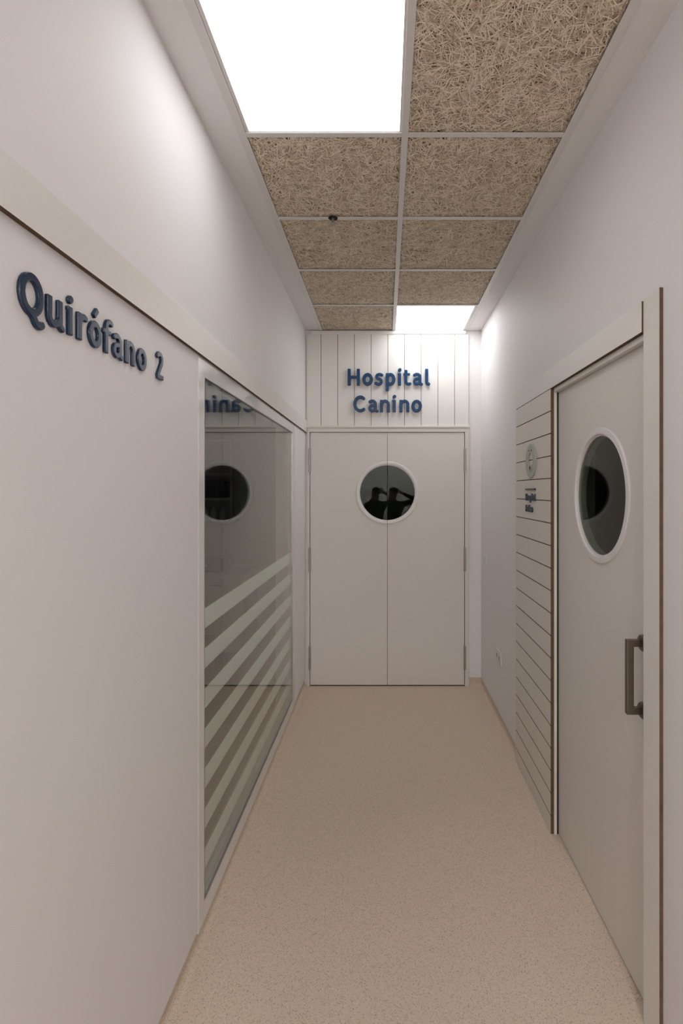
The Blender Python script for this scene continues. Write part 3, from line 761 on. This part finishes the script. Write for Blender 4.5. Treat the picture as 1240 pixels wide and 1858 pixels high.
vv('jaw', -.005, -.275, 1.545, .058, .068, 'neck')
vv('head', -.005, -.262, 1.625, .074, .092, 'jaw')
vv('crown', -.005, -.268, 1.690, .060, .074, 'head')
for s, n in ((1, 'R'), (-1, 'L')):
    vv('hip'+n, .095*s, -.33, .88, .090, .092, 'pelvis')
    vv('knee'+n, .115*s, -.315, .49, .058, .060, 'hip'+n)
    vv('calf'+n, .12*s, -.345, .34, .052, .055, 'knee'+n)
    vv('ankle'+n, .125*s, -.345, .085, .036, .040, 'calf'+n)
    vv('foot'+n, .135*s, -.25, .042, .042, .036, 'ankle'+n)
    vv('toe'+n, .145*s, -.155, .032, .040, .028, 'foot'+n)
vv('shR', .165, -.325, 1.405, .062, .060, 'upper'); vv('elR', .395, -.265, 1.475, .043, .043, 'shR')
vv('foR', .27, -.19, 1.535, .040, .038, 'elR'); vv('wrR', .158, -.135, 1.59, .026, .022, 'foR')
vv('paR', .118, -.10, 1.612, .030, .016, 'wrR')
vv('shL', -.165, -.325, 1.405, .062, .060, 'upper'); vv('elL', -.215, -.165, 1.205, .043, .043, 'shL')
vv('foL', -.155, -.125, 1.35, .040, .038, 'elL'); vv('wrL', -.082, -.105, 1.485, .025, .022, 'foL')
vv('paL', -.052, -.085, 1.545, .028, .017, 'wrL')
# right hand: fingers close round the camera grip, index on top, thumb behind
fr = {'index': [(.110, -.070, 1.650), (.098, -.048, 1.672), (.078, -.046, 1.690)],
      'middle': [(.112, -.062, 1.634), (.099, -.033, 1.640), (.074, -.025, 1.642)],
      'ring': [(.113, -.064, 1.615), (.100, -.034, 1.618), (.075, -.026, 1.621)],
      'little': [(.112, -.070, 1.597), (.100, -.043, 1.598), (.080, -.031, 1.602)],
      'thumb': [(.118, -.120, 1.635), (.098, -.126, 1.650), (.076, -.124, 1.655)]}
fl = {'index': [(-.040, -.050, 1.570), (-.030, -.030, 1.588), (-.046, -.026, 1.612)],
      'middle': [(-.050, -.048, 1.572), (-.047, -.030, 1.594), (-.052, -.030, 1.622)],
      'ring': [(-.060, -.052, 1.572), (-.062, -.038, 1.598), (-.060, -.045, 1.625)],
      'little': [(-.070, -.062, 1.570), (-.076, -.055, 1.596), (-.074, -.062, 1.617)],
      'thumb': [(-.020, -.085, 1.560), (.008, -.070, 1.578), (.034, -.055, 1.592)]}
for F, n in ((fr, 'R'), (fl, 'L')):
    for f_, P in F.items():
        pv = 'pa'+n
        for k, p in enumerate(P):
            r = (.0105, .0095, .0080)[k] * (1.15 if f_ == 'thumb' else .9 if f_ == 'little' else 1)
            vv(n+f_+str(k), p[0], p[1], p[2], r, r, pv); pv = n+f_+str(k)
body = skin_mesh(V, E, 'pelvis')
# face: nose, brow and ear relief pressed into the head surface
for v in body.vertices:
    x, y, z = v.co
    if z > 1.5 and y > -.23 and abs(x+.005) < .08:
        dx = x+.005
        v.co.y += 0.026*math.exp(-(dx/.011)**2-((z-1.592)/.018)**2) + 0.010*math.exp(-(dx/.009)**2-((z-1.618)/.02)**2)
        v.co.y -= 0.012*(math.exp(-((dx-.03)/.013)**2-((z-1.625)/.010)**2)+math.exp(-((dx+.03)/.013)**2-((z-1.625)/.010)**2))
        v.co.y += 0.007*math.exp(-(dx/.022)**2-((z-1.562)/.005)**2) + 0.007*math.exp(-(dx/.022)**2-((z-1.550)/.005)**2) - 0.006*math.exp(-(dx/.024)**2-((z-1.556)/.0025)**2)
    if 1.58 < z < 1.655 and abs(y+.268) < .03:
        s = 1 if x > -.005 else -1
        v.co.x += s*0.014*math.exp(-((y+.268)/.014)**2-((z-1.62)/.026)**2)
for n in ('skin', 'shirt', 'trouser', 'shoe'): body.materials.append(M[n])
wr, fo = Vector(V['wrR'][:3]), Vector(V['foR'][:3]); wl, fo2 = Vector(V['wrL'][:3]), Vector(V['foL'][:3])
for p in body.polygons:
    c = p.center
    if c.z < .10: p.material_index = 3
    elif c.z < 1.0: p.material_index = 2
    elif c.z > 1.478 and abs(c.x) < .09 and c.y < -.16: p.material_index = 0
    elif (c-wr).dot((fo-wr).normalized()) < 0.0 and c.x > .05 and c.y > -.16: p.material_index = 0
    elif (c-wl).dot((fo2-wl).normalized()) < 0.0 and c.x < .05 and c.y > -.16: p.material_index = 0
    else: p.material_index = 1
zmin = min(v.co.z for v in body.vertices)
for v in body.vertices:
    if v.co.z < .05: v.co.z = max(v.co.z, 0.002)
PXO = -0.02
ph = bpy.data.objects.new('person', body); C.objects.link(ph); ph.location = (0, 0, 0)
tag(ph, 'person in black holding a camera up, mirrored in the round door windows', 'person')
# hair: a cap just outside the skull
bm = bmesh.new(); bm.from_mesh(body)
keep = [f for f in bm.faces if abs(f.calc_center_median().x) < .085 and f.calc_center_median().y < -.185 and f.calc_center_median().z > 1.585 and (f.calc_center_median().y < -.245 or f.calc_center_median().z > 1.685)]
ks = set(keep); bmesh.ops.delete(bm, geom=[f for f in bm.faces if f not in ks], context='FACES')
top = max(bm.verts, key=lambda v: v.co.z); seen = {top}; st = [top]
while st:
    for e_ in st.pop().link_edges:
        for v in e_.verts:
            if v not in seen: seen.add(v); st.append(v)
bmesh.ops.delete(bm, geom=[v for v in bm.verts if v not in seen], context='VERTS')
bm.normal_update()
for v in bm.verts: v.co += v.normal*0.008
hm = bpy.data.meshes.new('hair'); bm.to_mesh(hm); bm.free(); hm.materials.clear(); hm.materials.append(M['hair'])
for p in hm.polygons: p.material_index = 0
ho = bpy.data.objects.new('hair', hm); C.objects.link(ho); ho.parent = ph
so = ho.modifiers.new('thick', 'SOLIDIFY'); so.thickness = 0.006; so.offset = -1
# camera in the hands
t = thing('photo_camera', 'black camera held before the face of the mirrored person', 'camera', (0, -0.08, 1.641))
bm = bmesh.new(); prism(bm, [(-.062, -.045), (.072, -.045), (.072, .030), (.060, .038), (.030, .040), (.020, .058), (-.020, .058), (-.030, .040), (-.062, .034)], lambda u, v, q_: (u, q_, v), -0.028, 0.012)
obj('body', bm, M['cambody'], t, bevel=0.004)
bm = bmesh.new(); add_box(bm, .048, .076, .0125, .034, -.043, .028); obj('grip', bm, M['cambody'], t, bevel=0.007, seg=3)
bm = bmesh.new(); lathe(bm, [(0, 0.0125), (.034, .0125), (.036, .03), (.036, .066), (.033, .068), (.031, .060), (0, .056)], lambda u, v, q_: (u, q_, v), 40); obj('lens', bm, M['cambody'], t, smooth=True)
bm = bmesh.new(); add_box(bm, -.016, .016, -.040, -.0285, .034, .054); obj('eyepiece', bm, M['cambody'], t, bevel=0.004)
